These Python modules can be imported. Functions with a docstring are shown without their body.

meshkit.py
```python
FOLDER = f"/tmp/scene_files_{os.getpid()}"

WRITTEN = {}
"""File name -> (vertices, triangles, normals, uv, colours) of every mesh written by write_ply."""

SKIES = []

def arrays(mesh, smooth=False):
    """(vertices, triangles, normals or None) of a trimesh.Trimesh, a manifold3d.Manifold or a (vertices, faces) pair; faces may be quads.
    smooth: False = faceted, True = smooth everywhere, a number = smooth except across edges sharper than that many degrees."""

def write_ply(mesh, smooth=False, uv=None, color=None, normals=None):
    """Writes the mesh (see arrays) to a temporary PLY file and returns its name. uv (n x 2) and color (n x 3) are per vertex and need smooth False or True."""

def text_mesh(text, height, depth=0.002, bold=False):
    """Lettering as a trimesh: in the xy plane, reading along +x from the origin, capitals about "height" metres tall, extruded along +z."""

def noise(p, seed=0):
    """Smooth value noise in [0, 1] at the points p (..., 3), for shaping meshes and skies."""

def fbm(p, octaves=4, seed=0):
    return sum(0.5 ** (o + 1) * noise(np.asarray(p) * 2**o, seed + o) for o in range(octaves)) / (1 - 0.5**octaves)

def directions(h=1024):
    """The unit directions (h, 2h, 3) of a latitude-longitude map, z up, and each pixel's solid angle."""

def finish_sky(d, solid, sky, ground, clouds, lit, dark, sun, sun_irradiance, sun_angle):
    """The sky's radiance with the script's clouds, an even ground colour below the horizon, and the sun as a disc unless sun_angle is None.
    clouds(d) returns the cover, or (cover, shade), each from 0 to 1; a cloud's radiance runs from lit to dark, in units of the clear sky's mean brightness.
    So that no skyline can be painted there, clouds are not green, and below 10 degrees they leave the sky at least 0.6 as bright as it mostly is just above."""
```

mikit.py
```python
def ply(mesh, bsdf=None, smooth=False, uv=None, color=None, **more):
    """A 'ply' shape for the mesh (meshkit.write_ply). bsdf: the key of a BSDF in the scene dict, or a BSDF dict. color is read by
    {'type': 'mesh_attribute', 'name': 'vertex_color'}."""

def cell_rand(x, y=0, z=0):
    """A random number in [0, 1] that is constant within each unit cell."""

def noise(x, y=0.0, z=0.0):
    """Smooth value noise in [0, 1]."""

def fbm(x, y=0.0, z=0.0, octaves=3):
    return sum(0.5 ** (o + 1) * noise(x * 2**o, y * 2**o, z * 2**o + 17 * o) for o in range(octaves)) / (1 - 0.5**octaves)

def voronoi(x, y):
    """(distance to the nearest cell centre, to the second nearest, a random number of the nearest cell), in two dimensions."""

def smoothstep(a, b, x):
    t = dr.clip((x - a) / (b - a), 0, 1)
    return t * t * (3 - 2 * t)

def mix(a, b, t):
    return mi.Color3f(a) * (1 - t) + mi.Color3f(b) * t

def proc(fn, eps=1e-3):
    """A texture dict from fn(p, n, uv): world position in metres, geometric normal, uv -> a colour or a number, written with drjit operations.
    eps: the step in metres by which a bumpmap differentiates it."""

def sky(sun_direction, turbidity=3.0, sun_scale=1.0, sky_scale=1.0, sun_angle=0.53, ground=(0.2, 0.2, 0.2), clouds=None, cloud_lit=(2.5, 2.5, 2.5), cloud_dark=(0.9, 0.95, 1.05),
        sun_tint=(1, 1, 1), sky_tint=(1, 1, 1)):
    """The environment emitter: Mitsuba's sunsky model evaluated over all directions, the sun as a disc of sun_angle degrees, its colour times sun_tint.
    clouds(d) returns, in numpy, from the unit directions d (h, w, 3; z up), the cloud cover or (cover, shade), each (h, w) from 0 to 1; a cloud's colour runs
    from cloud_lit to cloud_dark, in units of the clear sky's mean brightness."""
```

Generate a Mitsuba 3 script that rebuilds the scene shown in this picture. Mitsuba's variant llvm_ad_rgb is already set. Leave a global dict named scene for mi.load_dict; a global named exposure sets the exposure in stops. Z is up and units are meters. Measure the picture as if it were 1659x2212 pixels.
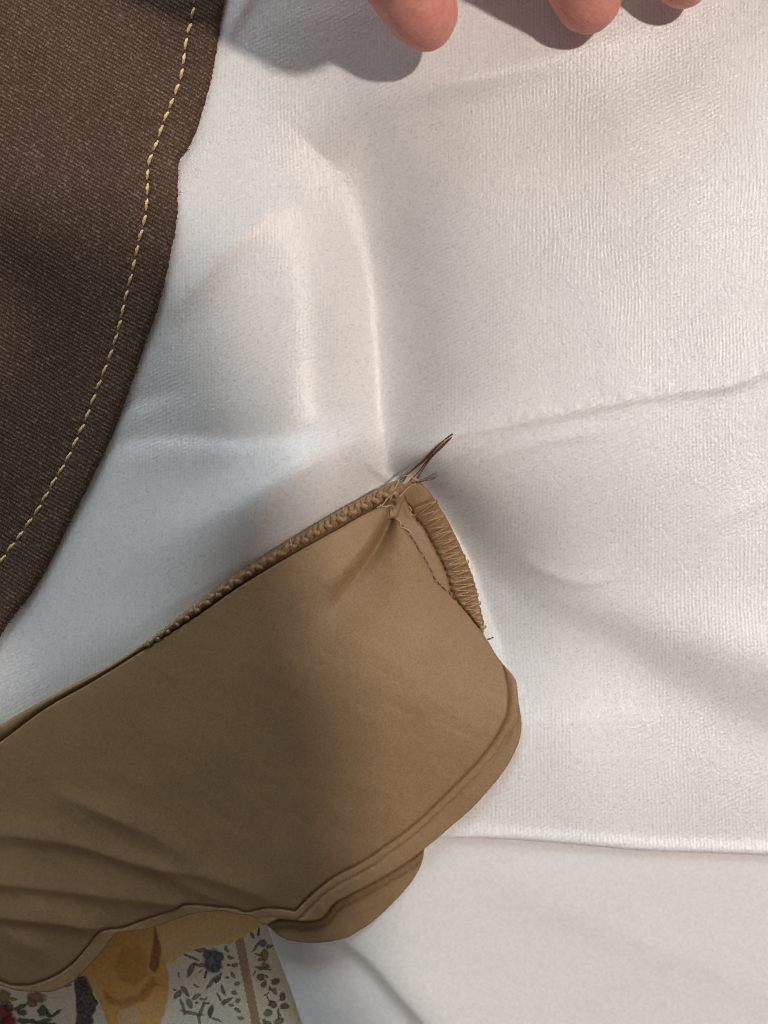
import math
import numpy as np
import drjit as dr
import mitsuba as mi
import trimesh
import manifold3d as m3
import mikit
import meshkit
from mikit import noise, fbm, cell_rand, smoothstep, mix, voronoi
from scipy.interpolate import RegularGridInterpolator
from scipy.ndimage import gaussian_filter, distance_transform_edt
from scipy.spatial import Delaunay, cKDTree
import shapely
from shapely.geometry import Polygon, LineString

T = mi.ScalarTransform4f
rng = np.random.default_rng(7)
scene, labels = {}, {}

# ------------------------------------------------------------------ camera, lights, exposure
S = 0.00011            # metres in one layout unit (about a ninth of a millimetre)
CX, CY = 829.5, 1106.0
D = 0.30               # lens to cloth
fov_x = 2 * math.degrees(math.atan(829.5 * S / D))
scene['camera'] = {
    'type': 'thinlens', 'fov': fov_x, 'fov_axis': 'x', 'aperture_radius': 0.0017, 'focus_distance': D,
    'near_clip': 0.01, 'far_clip': 20.0,
    'to_world': T().look_at(origin=[0, 0, D], target=[0, 0, 0], up=[0, 1, 0]),
}
exposure = 0.84
# warm ceiling lamp, up and to the right
LA = np.array([0.52, 0.20, 1.0]); LA = LA / np.linalg.norm(LA) * 1.7
# cool window, up and to the left
LB = np.array([-0.08, 0.90, 0.36]); LB = LB / np.linalg.norm(LB) * 1.9
def disk_lamp(pos, r, rgb):
    return {'type': 'disk', 'to_world': T().look_at(origin=list(map(float, pos)), target=[0, 0, 0], up=[0, 1, 0.1]) @ T().scale([r, r, 1]),
            'emitter': {'type': 'area', 'radiance': {'type': 'rgb', 'value': rgb}}, 'bsdf': {'type': 'diffuse', 'reflectance': {'type': 'rgb', 'value': [.5, .5, .5]}}}
def rect_lamp(pos, w, h, rgb):
    return {'type': 'rectangle', 'to_world': T().look_at(origin=list(map(float, pos)), target=[0, 0, 0], up=[0, 0, 1]) @ T().scale([w / 2, h / 2, 1]),
            'emitter': {'type': 'area', 'radiance': {'type': 'rgb', 'value': rgb}}, 'bsdf': {'type': 'diffuse', 'reflectance': {'type': 'rgb', 'value': [.5, .5, .5]}}}
scene['ceiling_lamp'] = disk_lamp(LA, 0.040, [690, 598, 527])
scene['window_light'] = rect_lamp(LB, 0.9, 1.0, [4.15, 4.8, 5.2])
labels['ceiling_lamp'] = {'label': 'warm round ceiling lamp above the clothes, behind the photographer', 'category': 'lamp'}
labels['window_light'] = {'label': 'tall cool daylight window beyond the fingers', 'category': 'window'}
scene['room_light'] = {'type': 'constant', 'radiance': {'type': 'rgb', 'value': [0.095, 0.090, 0.085]}}

# ------------------------------------------------------------------ helpers
def num(base):
    if base not in scene:
        return base
    k = 1
    while f'{base}_{k:03d}' in scene:
        k += 1
    return f'{base}_{k:03d}'

_count = {}
def nkey(base):
    k = _count.get(base, 0); _count[base] = k + 1
    return base if k == 0 else f'{base}_{k:03d}'

def world(p, z, z0=0.0):
    """layout x, y and height (layout units) -> metres; z0 is the level at which the layout was measured."""
    p = np.asarray(p, float); z = np.asarray(z, float)
    f = 1 - z0 * S / D
    return np.stack([(p[..., 0] - CX) * S * f, (CY - p[..., 1]) * S * f, np.broadcast_to(z, p.shape[:-1]) * S], -1)

def curve(pts, step=2.0, closed=False):
    """a smooth line through the points (columns beyond x, y are carried along)."""
    p = np.asarray(pts, float)
    if closed:
        p = np.vstack([p, p[:1]])
    d = np.r_[0, np.cumsum(np.linalg.norm(np.diff(p[:, :2], axis=0), axis=1))]
    from scipy.interpolate import PchipInterpolator
    t = np.linspace(0, d[-1], max(int(d[-1] / step), 4) + 1)
    out = PchipInterpolator(d, p, axis=0)(t)
    return out[:-1] if closed else out

def zsm(z, a):
    return np.clip(z / a, 0, 1) ** 2 * (3 - 2 * np.clip(z / a, 0, 1))

def side_dist(P, path):
    """signed distance (positive to the right of the direction of travel, seen with y down) and index of the nearest sample."""
    tree = cKDTree(path[:, :2])
    d, i = tree.query(P)
    tan = np.gradient(path[:, :2], axis=0)
    t = tan[i]; v = P - path[i, :2]
    s = np.sign(t[:, 0] * v[:, 1] - t[:, 1] * v[:, 0])
    return d * np.where(s == 0, 1, s), i

def crease(P, pts, power=1.4):
    """pts rows: x, y, amplitude, width to the left of travel, width to the right."""
    path = curve(pts, 3.0)
    d, i = side_dist(P, path)
    w = np.where(d > 0, path[i, 4], path[i, 3])
    return path[i, 2] * np.exp(-np.abs(d / w) ** power)

def step_line(P, pts):
    """pts rows: x, y, height of the step, half width: raises what lies to the left of travel."""
    path = curve(pts, 3.0)
    d, i = side_dist(P, path)
    w = path[i, 3]
    far = np.exp(-np.maximum(-d, 0) / 330)
    return path[i, 2] * (0.5 - 0.5 * np.tanh(d / w)) * far

# ------------------------------------------------------------------ the lie of the pale cloth (a height for every point)
GX = np.arange(-320, 2000, 4.0); GY = np.arange(-320, 2560, 4.0)
gx, gy = np.meshgrid(GX, GY)
P = np.stack([gx.ravel(), gy.ravel()], -1)
H = np.zeros(len(P))
# long furrow running down to the tack
H += crease(P, [(740, 40, 0, 120, 170), (758, 250, -32, 110, 170), (790, 430, -74, 118, 130), (815, 620, -104, 120, 108), (822, 800, -114, 114, 98),
                (826, 920, -114, 88, 98), (838, 1010, -114, 54, 106), (862, 1075, -70, 70, 120), (890, 1200, -22, 120, 120), (900, 1320, 0, 120, 120)], 1.75)
# hollow along the upper edge of the pocket and down its right-hand side
H += crease(P, [(880, 1040, -20, 60, 120), (820, 1070, -64, 60, 130), (740, 1125, -78, 64, 140), (640, 1185, -62, 64, 140), (540, 1248, -36, 60, 140), (430, 1320, -12, 60, 140), (320, 1390, 0, 60, 140)][::-1], 1.8) * 1.0
H += crease(P, [(880, 1010, 0, 40, 80), (925, 1060, -70, 70, 110), (980, 1130, -116, 110, 120), (1030, 1220, -124, 150, 120), (1062, 1320, -104, 165, 120), (1095, 1430, -60, 160, 120), (1110, 1560, 0, 150, 120)], 1.1)
# slope that falls from the plateau towards the pocket
H += crease(P, [(860, 985, 0, 40, 60), (915, 1040, -48, 44, 80), (970, 1115, -62, 62, 120), (1030, 1205, -56, 84, 170), (1140, 1300, -38, 115, 200),
                (1320, 1390, -28, 130, 180), (1500, 1510, -22, 120, 170), (1700, 1600, -16, 120, 160), (1900, 1650, 0, 120, 160)], 1.5)
# crest beside the upper edge of the pocket
H += crease(P, [(820, 925, 0, 60, 45), (760, 955, 42, 90, 46), (660, 1012, 52, 110, 54), (560, 1074, 46, 120, 58), (430, 1146, 24, 120, 70), (250, 1240, 0, 120, 80)], 1.7)
# left-hand shallow folds
H += crease(P, [(200, 985, 0, 30, 26), (290, 948, -6, 40, 24), (400, 940, -9, 50, 24), (520, 946, -10, 54, 24), (640, 938, -6, 50, 28), (720, 930, 0, 40, 30)], 1.6)
H += crease(P, [(190, 935, 0, 30, 20), (250, 880, -8, 36, 18), (330, 856, -6, 40, 22), (420, 830, 0, 40, 30)], 1.6)
H += crease(P, [(360, 690, 0, 60, 30), (420, 625, 11, 60, 30), (500, 540, 15, 60, 32), (570, 470, 11, 60, 44), (640, 390, 0, 60, 50)], 1.6)
H += crease(P, [(640, 560, 0, 80, 70), (650, 700, 3, 80, 60), (640, 840, 4, 80, 60), (610, 920, 3, 60, 50), (560, 975, 0, 50, 40)], 1.9)
# small folds at the tack
H += crease(P, [(770, 985, 0, 10, 8), (800, 1004, 9, 11, 8), (842, 1036, 10, 10, 8), (862, 1052, 0, 9, 8)], 1.6)
H += crease(P, [(838, 940, 0, 8, 9), (842, 1000, 4, 9, 9), (850, 1040, 5, 9, 9), (856, 1060, 0, 9, 9)], 1.6)
H += crease(P, [(858, 1000, 0, 14, 9), (905, 985, 4, 14, 9), (960, 958, 7, 12, 8), (985, 938, 5, 9, 7), (1010, 930, 0, 9, 7)], 1.5)
# fine pressed creases on the right
_pk = 0.72 + 0.5 * meshkit.noise(np.c_[P[:, 0] / 15.0, P[:, 1] / 11.0, P[:, 0] * 0], seed=31)
H += crease(P, [(975, 945, 0, 26, 8), (1060, 928, 4, 34, 7), (1200, 900, 5, 44, 7), (1400, 860, 4.5, 50, 7), (1570, 836, 5, 40, 8), (1680, 800, 3, 30, 10), (1800, 790, 0, 30, 10)], 1.3) * _pk
H += crease(P, [(990, 1015, 0, 20, 10), (1080, 985, 3, 24, 9), (1220, 948, 3, 26, 9), (1340, 930, 0, 26, 9)], 1.3)
H += crease(P, [(1120, 1200, 0, 20, 16), (1180, 1235, 5, 20, 14), (1260, 1262, 6, 24, 12), (1330, 1250, 3, 20, 10), (1400, 1235, 0, 20, 10)], 1.4)
H += crease(P, [(1330, 1255, 0, 20, 10), (1430, 1200, 1.5, 30, 18), (1560, 1120, 1.8, 32, 20), (1660, 1080, 1.5, 34, 22), (1800, 1040, 0, 30, 14)], 1.4)
# broad swelling at the upper right
H += crease(P, [(700, 330, 0, 90, 40), (745, 285, 16, 90, 30), (830, 230, 27, 110, 32), (950, 190, 27, 120, 34), (1100, 155, 20, 120, 42), (1300, 90, 12, 120, 60), (1500, 20, 0, 120, 60)], 1.7)
H += crease(P, [(480, 130, 0, 40, 14), (500, 70, 6, 40, 12), (540, 0, 8, 40, 14), (600, -90, 6, 40, 20), (660, -200, 0, 40, 20)], 1.5)
# shallow roll on the lower right
H += crease(P, [(1120, 1290, 0, 70, 80), (1280, 1310, 18, 80, 80), (1450, 1375, 21, 90, 80), (1659, 1440, 20, 100, 90), (1900, 1510, 12, 100, 90)], 1.8)
# the left side drops a little away
H += -14 * zsm(620 - gx.ravel(), 700) * zsm(gy.ravel() - 150, 600)
line = (gy.ravel() - 1040) - (820 - gx.ravel()) * 0.60      # distance below the upper edge of the pocket
H += np.where(line > 0, -0.13 * 480 * (1 - np.exp(-line / 480)), 0.075 * np.minimum(line + 420, 420) * (line > -420)) * zsm(900 - gx.ravel(), 300) - np.where(line > 0, 0, 0)
H += 31 * np.where(line > 0, 1, 0) * zsm(900 - gx.ravel(), 300)
q3 = np.stack([gx.ravel() / 260, gy.ravel() / 260, gx.ravel() * 0 + 3.1], -1)
H += 5.0 * (meshkit.fbm(q3, 3, seed=4) - 0.5)
H = gaussian_filter(H.reshape(gx.shape), 1.2)
_soft = gaussian_filter(H, 6)
_k = np.clip((500 - gx) / 300, 0, 1) * np.clip((gy - 1050) / 100, 0, 1)
H = H * (1 - _k) + _soft * _k
_soft = gaussian_filter(H, 5)
_k = 0.95 * np.exp(-((gx - 815) / 90) ** 4) * np.clip((gy - 150) / 100, 0, 1) * np.clip((985 - gy) / 60, 0, 1)
H = H * (1 - _k) + _soft * _k
Hs = gaussian_filter(H, 16)
_h = RegularGridInterpolator((GY, GX), H, bounds_error=False, fill_value=None)
_hs = RegularGridInterpolator((GY, GX), Hs, bounds_error=False, fill_value=None)
def hw(p):  return _h(np.asarray(p)[..., ::-1])
def hws(p): return _hs(np.asarray(p)[..., ::-1])

def poly(pts, step=5.0, smooth=True):
    p = curve(pts, step, closed=True) if smooth else np.asarray(pts, float)
    g = Polygon(p)
    if not g.is_valid:
        g = g.buffer(0)
        if g.geom_type != 'Polygon':
            g = max(g.geoms, key=lambda a: a.area)
    return g

def edge_dist(p, g):
    b = np.asarray(g.segmentize(2.0).exterior.coords)
    return cKDTree(b).query(p)[0]

def sheet(g, zfun, spacing=4.0, thick=6.0, roll=6.0, z0=0.0, edge=None, fine=None, fine_step=2.0, skip=()):
    """a piece of cloth: outline g, upper surface zfun(points), rounded over at its edge by 'roll' and closed below."""
    edge = edge or spacing
    ring = np.asarray(g.segmentize(edge).exterior.coords)[:-1]
    x0, y0, x1, y1 = g.bounds
    xs, ys = np.meshgrid(np.arange(x0, x1, spacing), np.arange(y0, y1, spacing))
    pts = np.stack([xs.ravel(), ys.ravel()], -1)
    if fine is not None:
        fx0, fy0, fx1, fy1 = fine.bounds
        xs, ys = np.meshgrid(np.arange(fx0, fx1, fine_step), np.arange(fy0, fy1, fine_step))
        q = np.stack([xs.ravel(), ys.ravel()], -1)
        keep = np.ones(len(q), bool)
        for k in skip:
            keep &= ~shapely.contains_xy(k, q[:, 0], q[:, 1])
        drop = shapely.contains_xy(fine, pts[:, 0], pts[:, 1])
        for k in skip:
            drop &= ~shapely.contains_xy(k, pts[:, 0], pts[:, 1])
        pts = np.vstack([pts[~drop], q[keep]])
        spacing = fine_step
    pts = pts + (np.random.default_rng(3).random(pts.shape) - 0.5) * spacing * 0.15
    inner = []
    for o in (roll * 0.12, roll * 0.35, roll * 0.7, roll * 1.1):
        gi = g.buffer(-o)
        for gg in getattr(gi, 'geoms', [gi]):
            if gg.area > 4:
                inner.append(np.asarray(gg.segmentize(edge).exterior.coords)[:-1])
    inside = shapely.contains_xy(g.buffer(-roll * 1.1 - spacing * 0.5), pts[:, 0], pts[:, 1])
    pts = np.vstack([ring] + inner + [pts[inside]])
    tri = Delaunay(pts).simplices
    c = pts[tri].mean(1)
    tri = tri[shapely.contains_xy(g, c[:, 0], c[:, 1])]
    a = pts[tri]
    area = (a[:, 1, 0] - a[:, 0, 0]) * (a[:, 2, 1] - a[:, 0, 1]) - (a[:, 1, 1] - a[:, 0, 1]) * (a[:, 2, 0] - a[:, 0, 0])
    tri = tri[np.abs(area) > 1e-3]; area = area[np.abs(area) > 1e-3]
    tri = np.where((area > 0)[:, None], tri[:, ::-1], tri)   # y is flipped: this faces up
    d = edge_dist(pts, g)
    z = zfun(pts) - thick * (1 - np.sqrt(np.clip(1 - np.clip(1 - d / roll, 0, 1) ** 2, 0, 1)))
    n = len(ring)
    v = np.vstack([world(pts, z, z0), world(ring, z[:n] - 2.0, z0), ])
    i = np.arange(n); j = (i + 1) % n
    ring_ccw = Polygon(ring).exterior.is_ccw
    q = np.stack([i, j, j + len(pts), i + len(pts)], 1)
    q = q if ring_ccw else q[:, ::-1]
    f = np.vstack([tri, q[:, [0, 1, 2]], q[:, [0, 2, 3]]])
    used = np.unique(f); remap = np.full(len(v), -1); remap[used] = np.arange(len(used))
    return v[used], remap[f]

def put(key, mesh, bsdf, smooth=True, uv=True, **lab):
    v, f = mesh if isinstance(mesh, tuple) else (np.asarray(mesh.vertices), np.asarray(mesh.faces))
    scene[key] = mikit.ply((v, f), bsdf, smooth=smooth, uv=np.asarray(v)[:, :2] if uv else None)
    if lab:
        labels[key] = lab
    return key

def tube(p, r, sides=7, cap=True):
    """p in metres, r radius (one or per point)."""
    p = np.asarray(p, float); n = len(p)
    r = np.broadcast_to(np.asarray(r, float), (n,))
    t = np.gradient(p, axis=0); t /= np.linalg.norm(t, axis=1, keepdims=True) + 1e-15
    a = np.cross(t, [0, 0, 1.0]); bad = np.linalg.norm(a, axis=1) < 1e-3
    a[bad] = np.cross(t[bad], [1.0, 0, 0]); a /= np.linalg.norm(a, axis=1, keepdims=True)
    b = np.cross(t, a); an = np.arange(sides) * 2 * np.pi / sides
    v = (p[:, None] + r[:, None, None] * (np.cos(an)[None, :, None] * a[:, None] + np.sin(an)[None, :, None] * b[:, None])).reshape(-1, 3)
    i, j = np.meshgrid(np.arange(n - 1), np.arange(sides), indexing='ij'); k = (j + 1) % sides
    q = np.stack([i * sides + j, i * sides + k, (i + 1) * sides + k, (i + 1) * sides + j], -1).reshape(-1, 4)
    f = [q[:, [0, 1, 2]], q[:, [0, 2, 3]]]
    if cap:
        v = np.vstack([v, p[:1], p[-1:]]); c0, c1 = len(v) - 2, len(v) - 1
        j = np.arange(sides); k = (j + 1) % sides
        f += [np.stack([k, j, j * 0 + c0], 1), np.stack([(n - 1) * sides + j, (n - 1) * sides + k, j * 0 + c1], 1)]
    return v, np.vstack(f)

def join(ms):
    vs, fs, at = [], [], 0
    for v, f in ms:
        vs.append(v); fs.append(np.asarray(f) + at); at += len(v)
    return np.vstack(vs), np.vstack(fs)

# ------------------------------------------------------------------ materials
MM = 0.001
def white_colour(p, n, uv):
    """pale yarns with a little grey between the ribs, unevenly dyed."""
    x, y = p.x / MM, p.y / MM
    w = fbm(x * 0.09, y * 0.07, 1.0, 2) - 0.5
    m1 = smoothstep(0.30, 0.62, noise(x * 0.06, y * 0.045, 4.0))
    m2 = smoothstep(0.35, 0.66, noise(x * 0.05, y * 0.05, 9.0))
    col = 0.5 + 0.5 * dr.sin(2 * math.pi * (x / 0.88 + 1.6 * w))
    dia = 0.5 + 0.5 * dr.sin(2 * math.pi * ((0.42 * x - 0.91 * y) / 0.95 + 1.3 * w))
    g = noise(x * 3.4, y * 3.4, 5.0)
    g2 = noise(x * 1.7, y * 2.0, 15.0)
    s = smoothstep(0.70, 0.95, noise(x * 2.6, y * 3.0, 8.0))
    big = fbm(x * 0.05, y * 0.05, 3.0, 3)
    c = mix((0.60, 0.60, 0.60), (0.765, 0.765, 0.762), 0.45 * g + 0.30 * g2 + 0.25 * big)
    return c * (1 - 0.14 * s) * (1 - 0.07 * col * m1 - 0.05 * dia * m2)
def smooth_white_bump(p, n, uv):
    x, y = p.x / MM, p.y / MM
    return MM * (0.012 * (noise(x * 2.2, y * 2.2, 1.0) - 0.5) + 0.012 * (noise(x * 0.9, y * 1.2, 3.0) - 0.5))
def smooth_white_colour(p, n, uv):
    x, y = p.x / MM, p.y / MM
    g = fbm(x * 1.7, y * 1.7, 2.0, 2)
    return mix((0.61, 0.615, 0.615), (0.70, 0.702, 0.70), g)
def two(b):
    return {'type': 'twosided', 'bsdf': b}
def bump(tex_fn, eps, inner):
    return {'type': 'bumpmap', 'arbitrary': {**mikit.proc(tex_fn, eps=eps)}, 'scale': 1.0, 'bsdf': inner}
scene['m_white'] = two({'type': 'principled', 'base_color': mikit.proc(white_colour), 'roughness': 0.40, 'specular': 0.5, 'sheen': 0.3})
scene['m_white_smooth'] = two(bump(smooth_white_bump, 8e-5, {'type': 'principled', 'base_color': mikit.proc(smooth_white_colour), 'roughness': 0.6, 'specular': 0.35, 'sheen': 0.3}))

def twill(p):
    """(height 0..1, fleck 0..1) of the brown twill: ribs slanting down to the right, broken into floats."""
    x, y = p.x / MM, p.y / MM
    w = fbm(x * 0.11, y * 0.11, 2.0, 2) - 0.5
    a = 0.50 * x + 0.866 * y
    b = 0.866 * x - 0.50 * y
    u = a / 0.92 + 1.1 * w
    k = dr.floor(u)
    rib = 0.5 + 0.5 * dr.cos(2 * math.pi * (u - k - 0.5))
    fl = 0.5 + 0.5 * dr.cos(2 * math.pi * (b / 0.62 + 0.37 * k + 0.3 * cell_rand(k, 3.0)))
    return rib, fl
def brown_bump(p, n, uv):
    r, f = twill(p)
    x, y = p.x / MM, p.y / MM
    return MM * (0.10 * r * (0.6 + 0.4 * f) + 0.05 * noise(x * 3.2, y * 3.2, 1.0))
def brown_colour(p, n, uv):
    r, f = twill(p)
    x, y = p.x / MM, p.y / MM
    g = noise(x * 2.6, y * 2.6, 6.0)
    spark = smoothstep(0.62, 0.90, noise(x * 2.3 + 0.6 * y, y * 2.6 - 0.5 * x, 12.0))
    big = fbm(x * 0.06, y * 0.06, 7.0, 2)
    c = mix((0.048, 0.026, 0.016), (0.185, 0.115, 0.078), (0.25 * g + 0.75 * r) * (0.3 + 0.7 * f) * (0.35 + 0.65 * g))
    c = mix(c, (0.30, 0.24, 0.18), spark * 0.42 * (0.3 + 0.7 * r))
    return c * (0.85 + 0.3 * big)
scene['m_brown'] = two(bump(brown_bump, 6e-5, {'type': 'principled', 'base_color': mikit.proc(brown_colour), 'roughness': 0.75, 'specular': 0.2}))

def tan_colour(p, n, uv):
    x, y = p.x / MM, p.y / MM
    g = noise(x * 3.3, y * 3.3, 5.0)
    big = fbm(x * 0.08, y * 0.08, 3.0, 3)
    return mix((0.192, 0.119, 0.057), (0.290, 0.187, 0.097), 0.55 * g + 0.45 * big)
def tan_bump(p, n, uv):
    x, y = p.x / MM, p.y / MM
    w = fbm(x * 0.3, y * 0.3, 1.0, 2)
    return MM * (0.012 * noise(x * 3.0, y * 3.0, 1.0) + 0.010 * noise((x + y) * 1.4, (x - y) * 0.5, 3.0 + w))
scene['m_tan'] = two(bump(tan_bump, 8e-5, {'type': 'principled', 'base_color': mikit.proc(tan_colour), 'roughness': 0.52, 'specular': 0.3, 'sheen': 0.25}))
def thread_mat(a, b, rough=0.5):
    def c(p, n, uv):
        x, y, z = p.x / MM, p.y / MM, p.z / MM
        return mix(a, b, noise(x * 4.5 + y * 3.0, y * 4.5 - x * 2.0, z * 3.0))
    return two({'type': 'principled', 'base_color': mikit.proc(c), 'roughness': rough, 'specular': 0.35})
scene['m_yellow_thread'] = thread_mat((0.48, 0.34, 0.13), (0.84, 0.66, 0.33))
scene['m_tan_thread'] = thread_mat((0.17, 0.10, 0.048), (0.38, 0.25, 0.13))
scene['m_pale_thread'] = thread_mat((0.38, 0.26, 0.14), (0.62, 0.46, 0.28), 0.5)
scene['m_light_thread'] = thread_mat((0.26, 0.16, 0.08), (0.48, 0.33, 0.18))
scene['m_dark_thread'] = thread_mat((0.070, 0.025, 0.012), (0.18, 0.080, 0.046), 0.8)
scene['m_black_thread'] = thread_mat((0.008, 0.006, 0.005), (0.02, 0.015, 0.012))
scene['m_seam_thread'] = thread_mat((0.06, 0.033, 0.016), (0.13, 0.075, 0.038))

# ------------------------------------------------------------------ patterned cloth underneath
TAP_Z = -108.0
def lay(x, y):            # layout units -> metres on the patterned cloth
    w = world(np.array([x, y], float), TAP_Z, TAP_Z)
    return float(w[0]), float(w[1])
def c6(x, y):             # readings of the lower left corner
    return lay(x * 0.42987, 1810.2 + y * 0.42987)
def sd_poly(px, py, pts):
    """signed distance to a polygon (metres), drjit."""
    d = mi.Float(1e9); inside = mi.Float(1.0)
    n = len(pts)
    for i in range(n):
        ax, ay = pts[i]; bx, by = pts[(i + 1) % n]
        ex, ey = bx - ax, by - ay
        wx, wy = px - ax, py - ay
        t = dr.clip((wx * ex + wy * ey) / (ex * ex + ey * ey), 0, 1)
        qx, qy = wx - ex * t, wy - ey * t
        d = dr.minimum(d, qx * qx + qy * qy)
        c1, c2, c3 = py >= ay, py < by, (ex * wy) > (ey * wx)
        flip = (c1 & c2 & c3) | (~c1 & ~c2 & ~c3)
        inside = dr.select(flip, -inside, inside)
    return inside * dr.sqrt(d)
FRUIT = [c6(*q) for q in [(560, 400), (780, 420), (800, 530), (838, 640), (852, 760), (825, 880), (780, 990), (690, 1060), (600, 1030), (545, 940), (500, 830), (455, 740), (440, 690), (380, 700), (420, 560)]]
GOURD = [c6(*q) for q in [(780, 400), (930, 340), (1100, 320), (1260, 370), (1312, 428), (1240, 490), (1160, 530), (1000, 550), (930, 580), (860, 632), (815, 622), (800, 530)]]
TRUNK = [c6(*q) for q in [(370, 700), (450, 690), (470, 790), (492, 830), (462, 900), (480, 1000), (365, 1000), (385, 880), (378, 790)]]
STALK = [c6(*q) for q in [(600, 850), (650, 820), (690, 850), (700, 1000), (590, 1000)]]
FOLD = [c6(*q) for q in [(780, 450), (808, 560), (800, 640), (775, 680), (752, 650), (770, 540)]]
PATCHES = [  # printed tones within the fruit
    ([c6(*q) for q in [(610, 560), (700, 540), (745, 600), (740, 690), (690, 740), (600, 720), (560, 640)]], (0.52, 0.26, 0.07), (0.72, 0.40, 0.13)),
    ([c6(*q) for q in [(520, 770), (600, 815), (690, 790), (770, 700), (790, 740), (720, 820), (620, 850), (540, 830)]], (0.46, 0.21, 0.06), (0.64, 0.33, 0.11)),
    ([c6(*q) for q in [(700, 860), (780, 800), (830, 720), (840, 800), (800, 900), (740, 960)]], (0.60, 0.36, 0.12), (0.78, 0.51, 0.21)),
    ([c6(*q) for q in [(430, 690), (480, 720), (520, 800), (500, 815), (455, 745)]], (0.62, 0.42, 0.20), (0.76, 0.54, 0.30)),
    ([c6(*q) for q in [(840, 560), (960, 500), (1120, 470), (1230, 460), (1150, 500), (1000, 530), (880, 590)]], (0.68, 0.44, 0.20), (0.84, 0.60, 0.33)),
]
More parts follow.
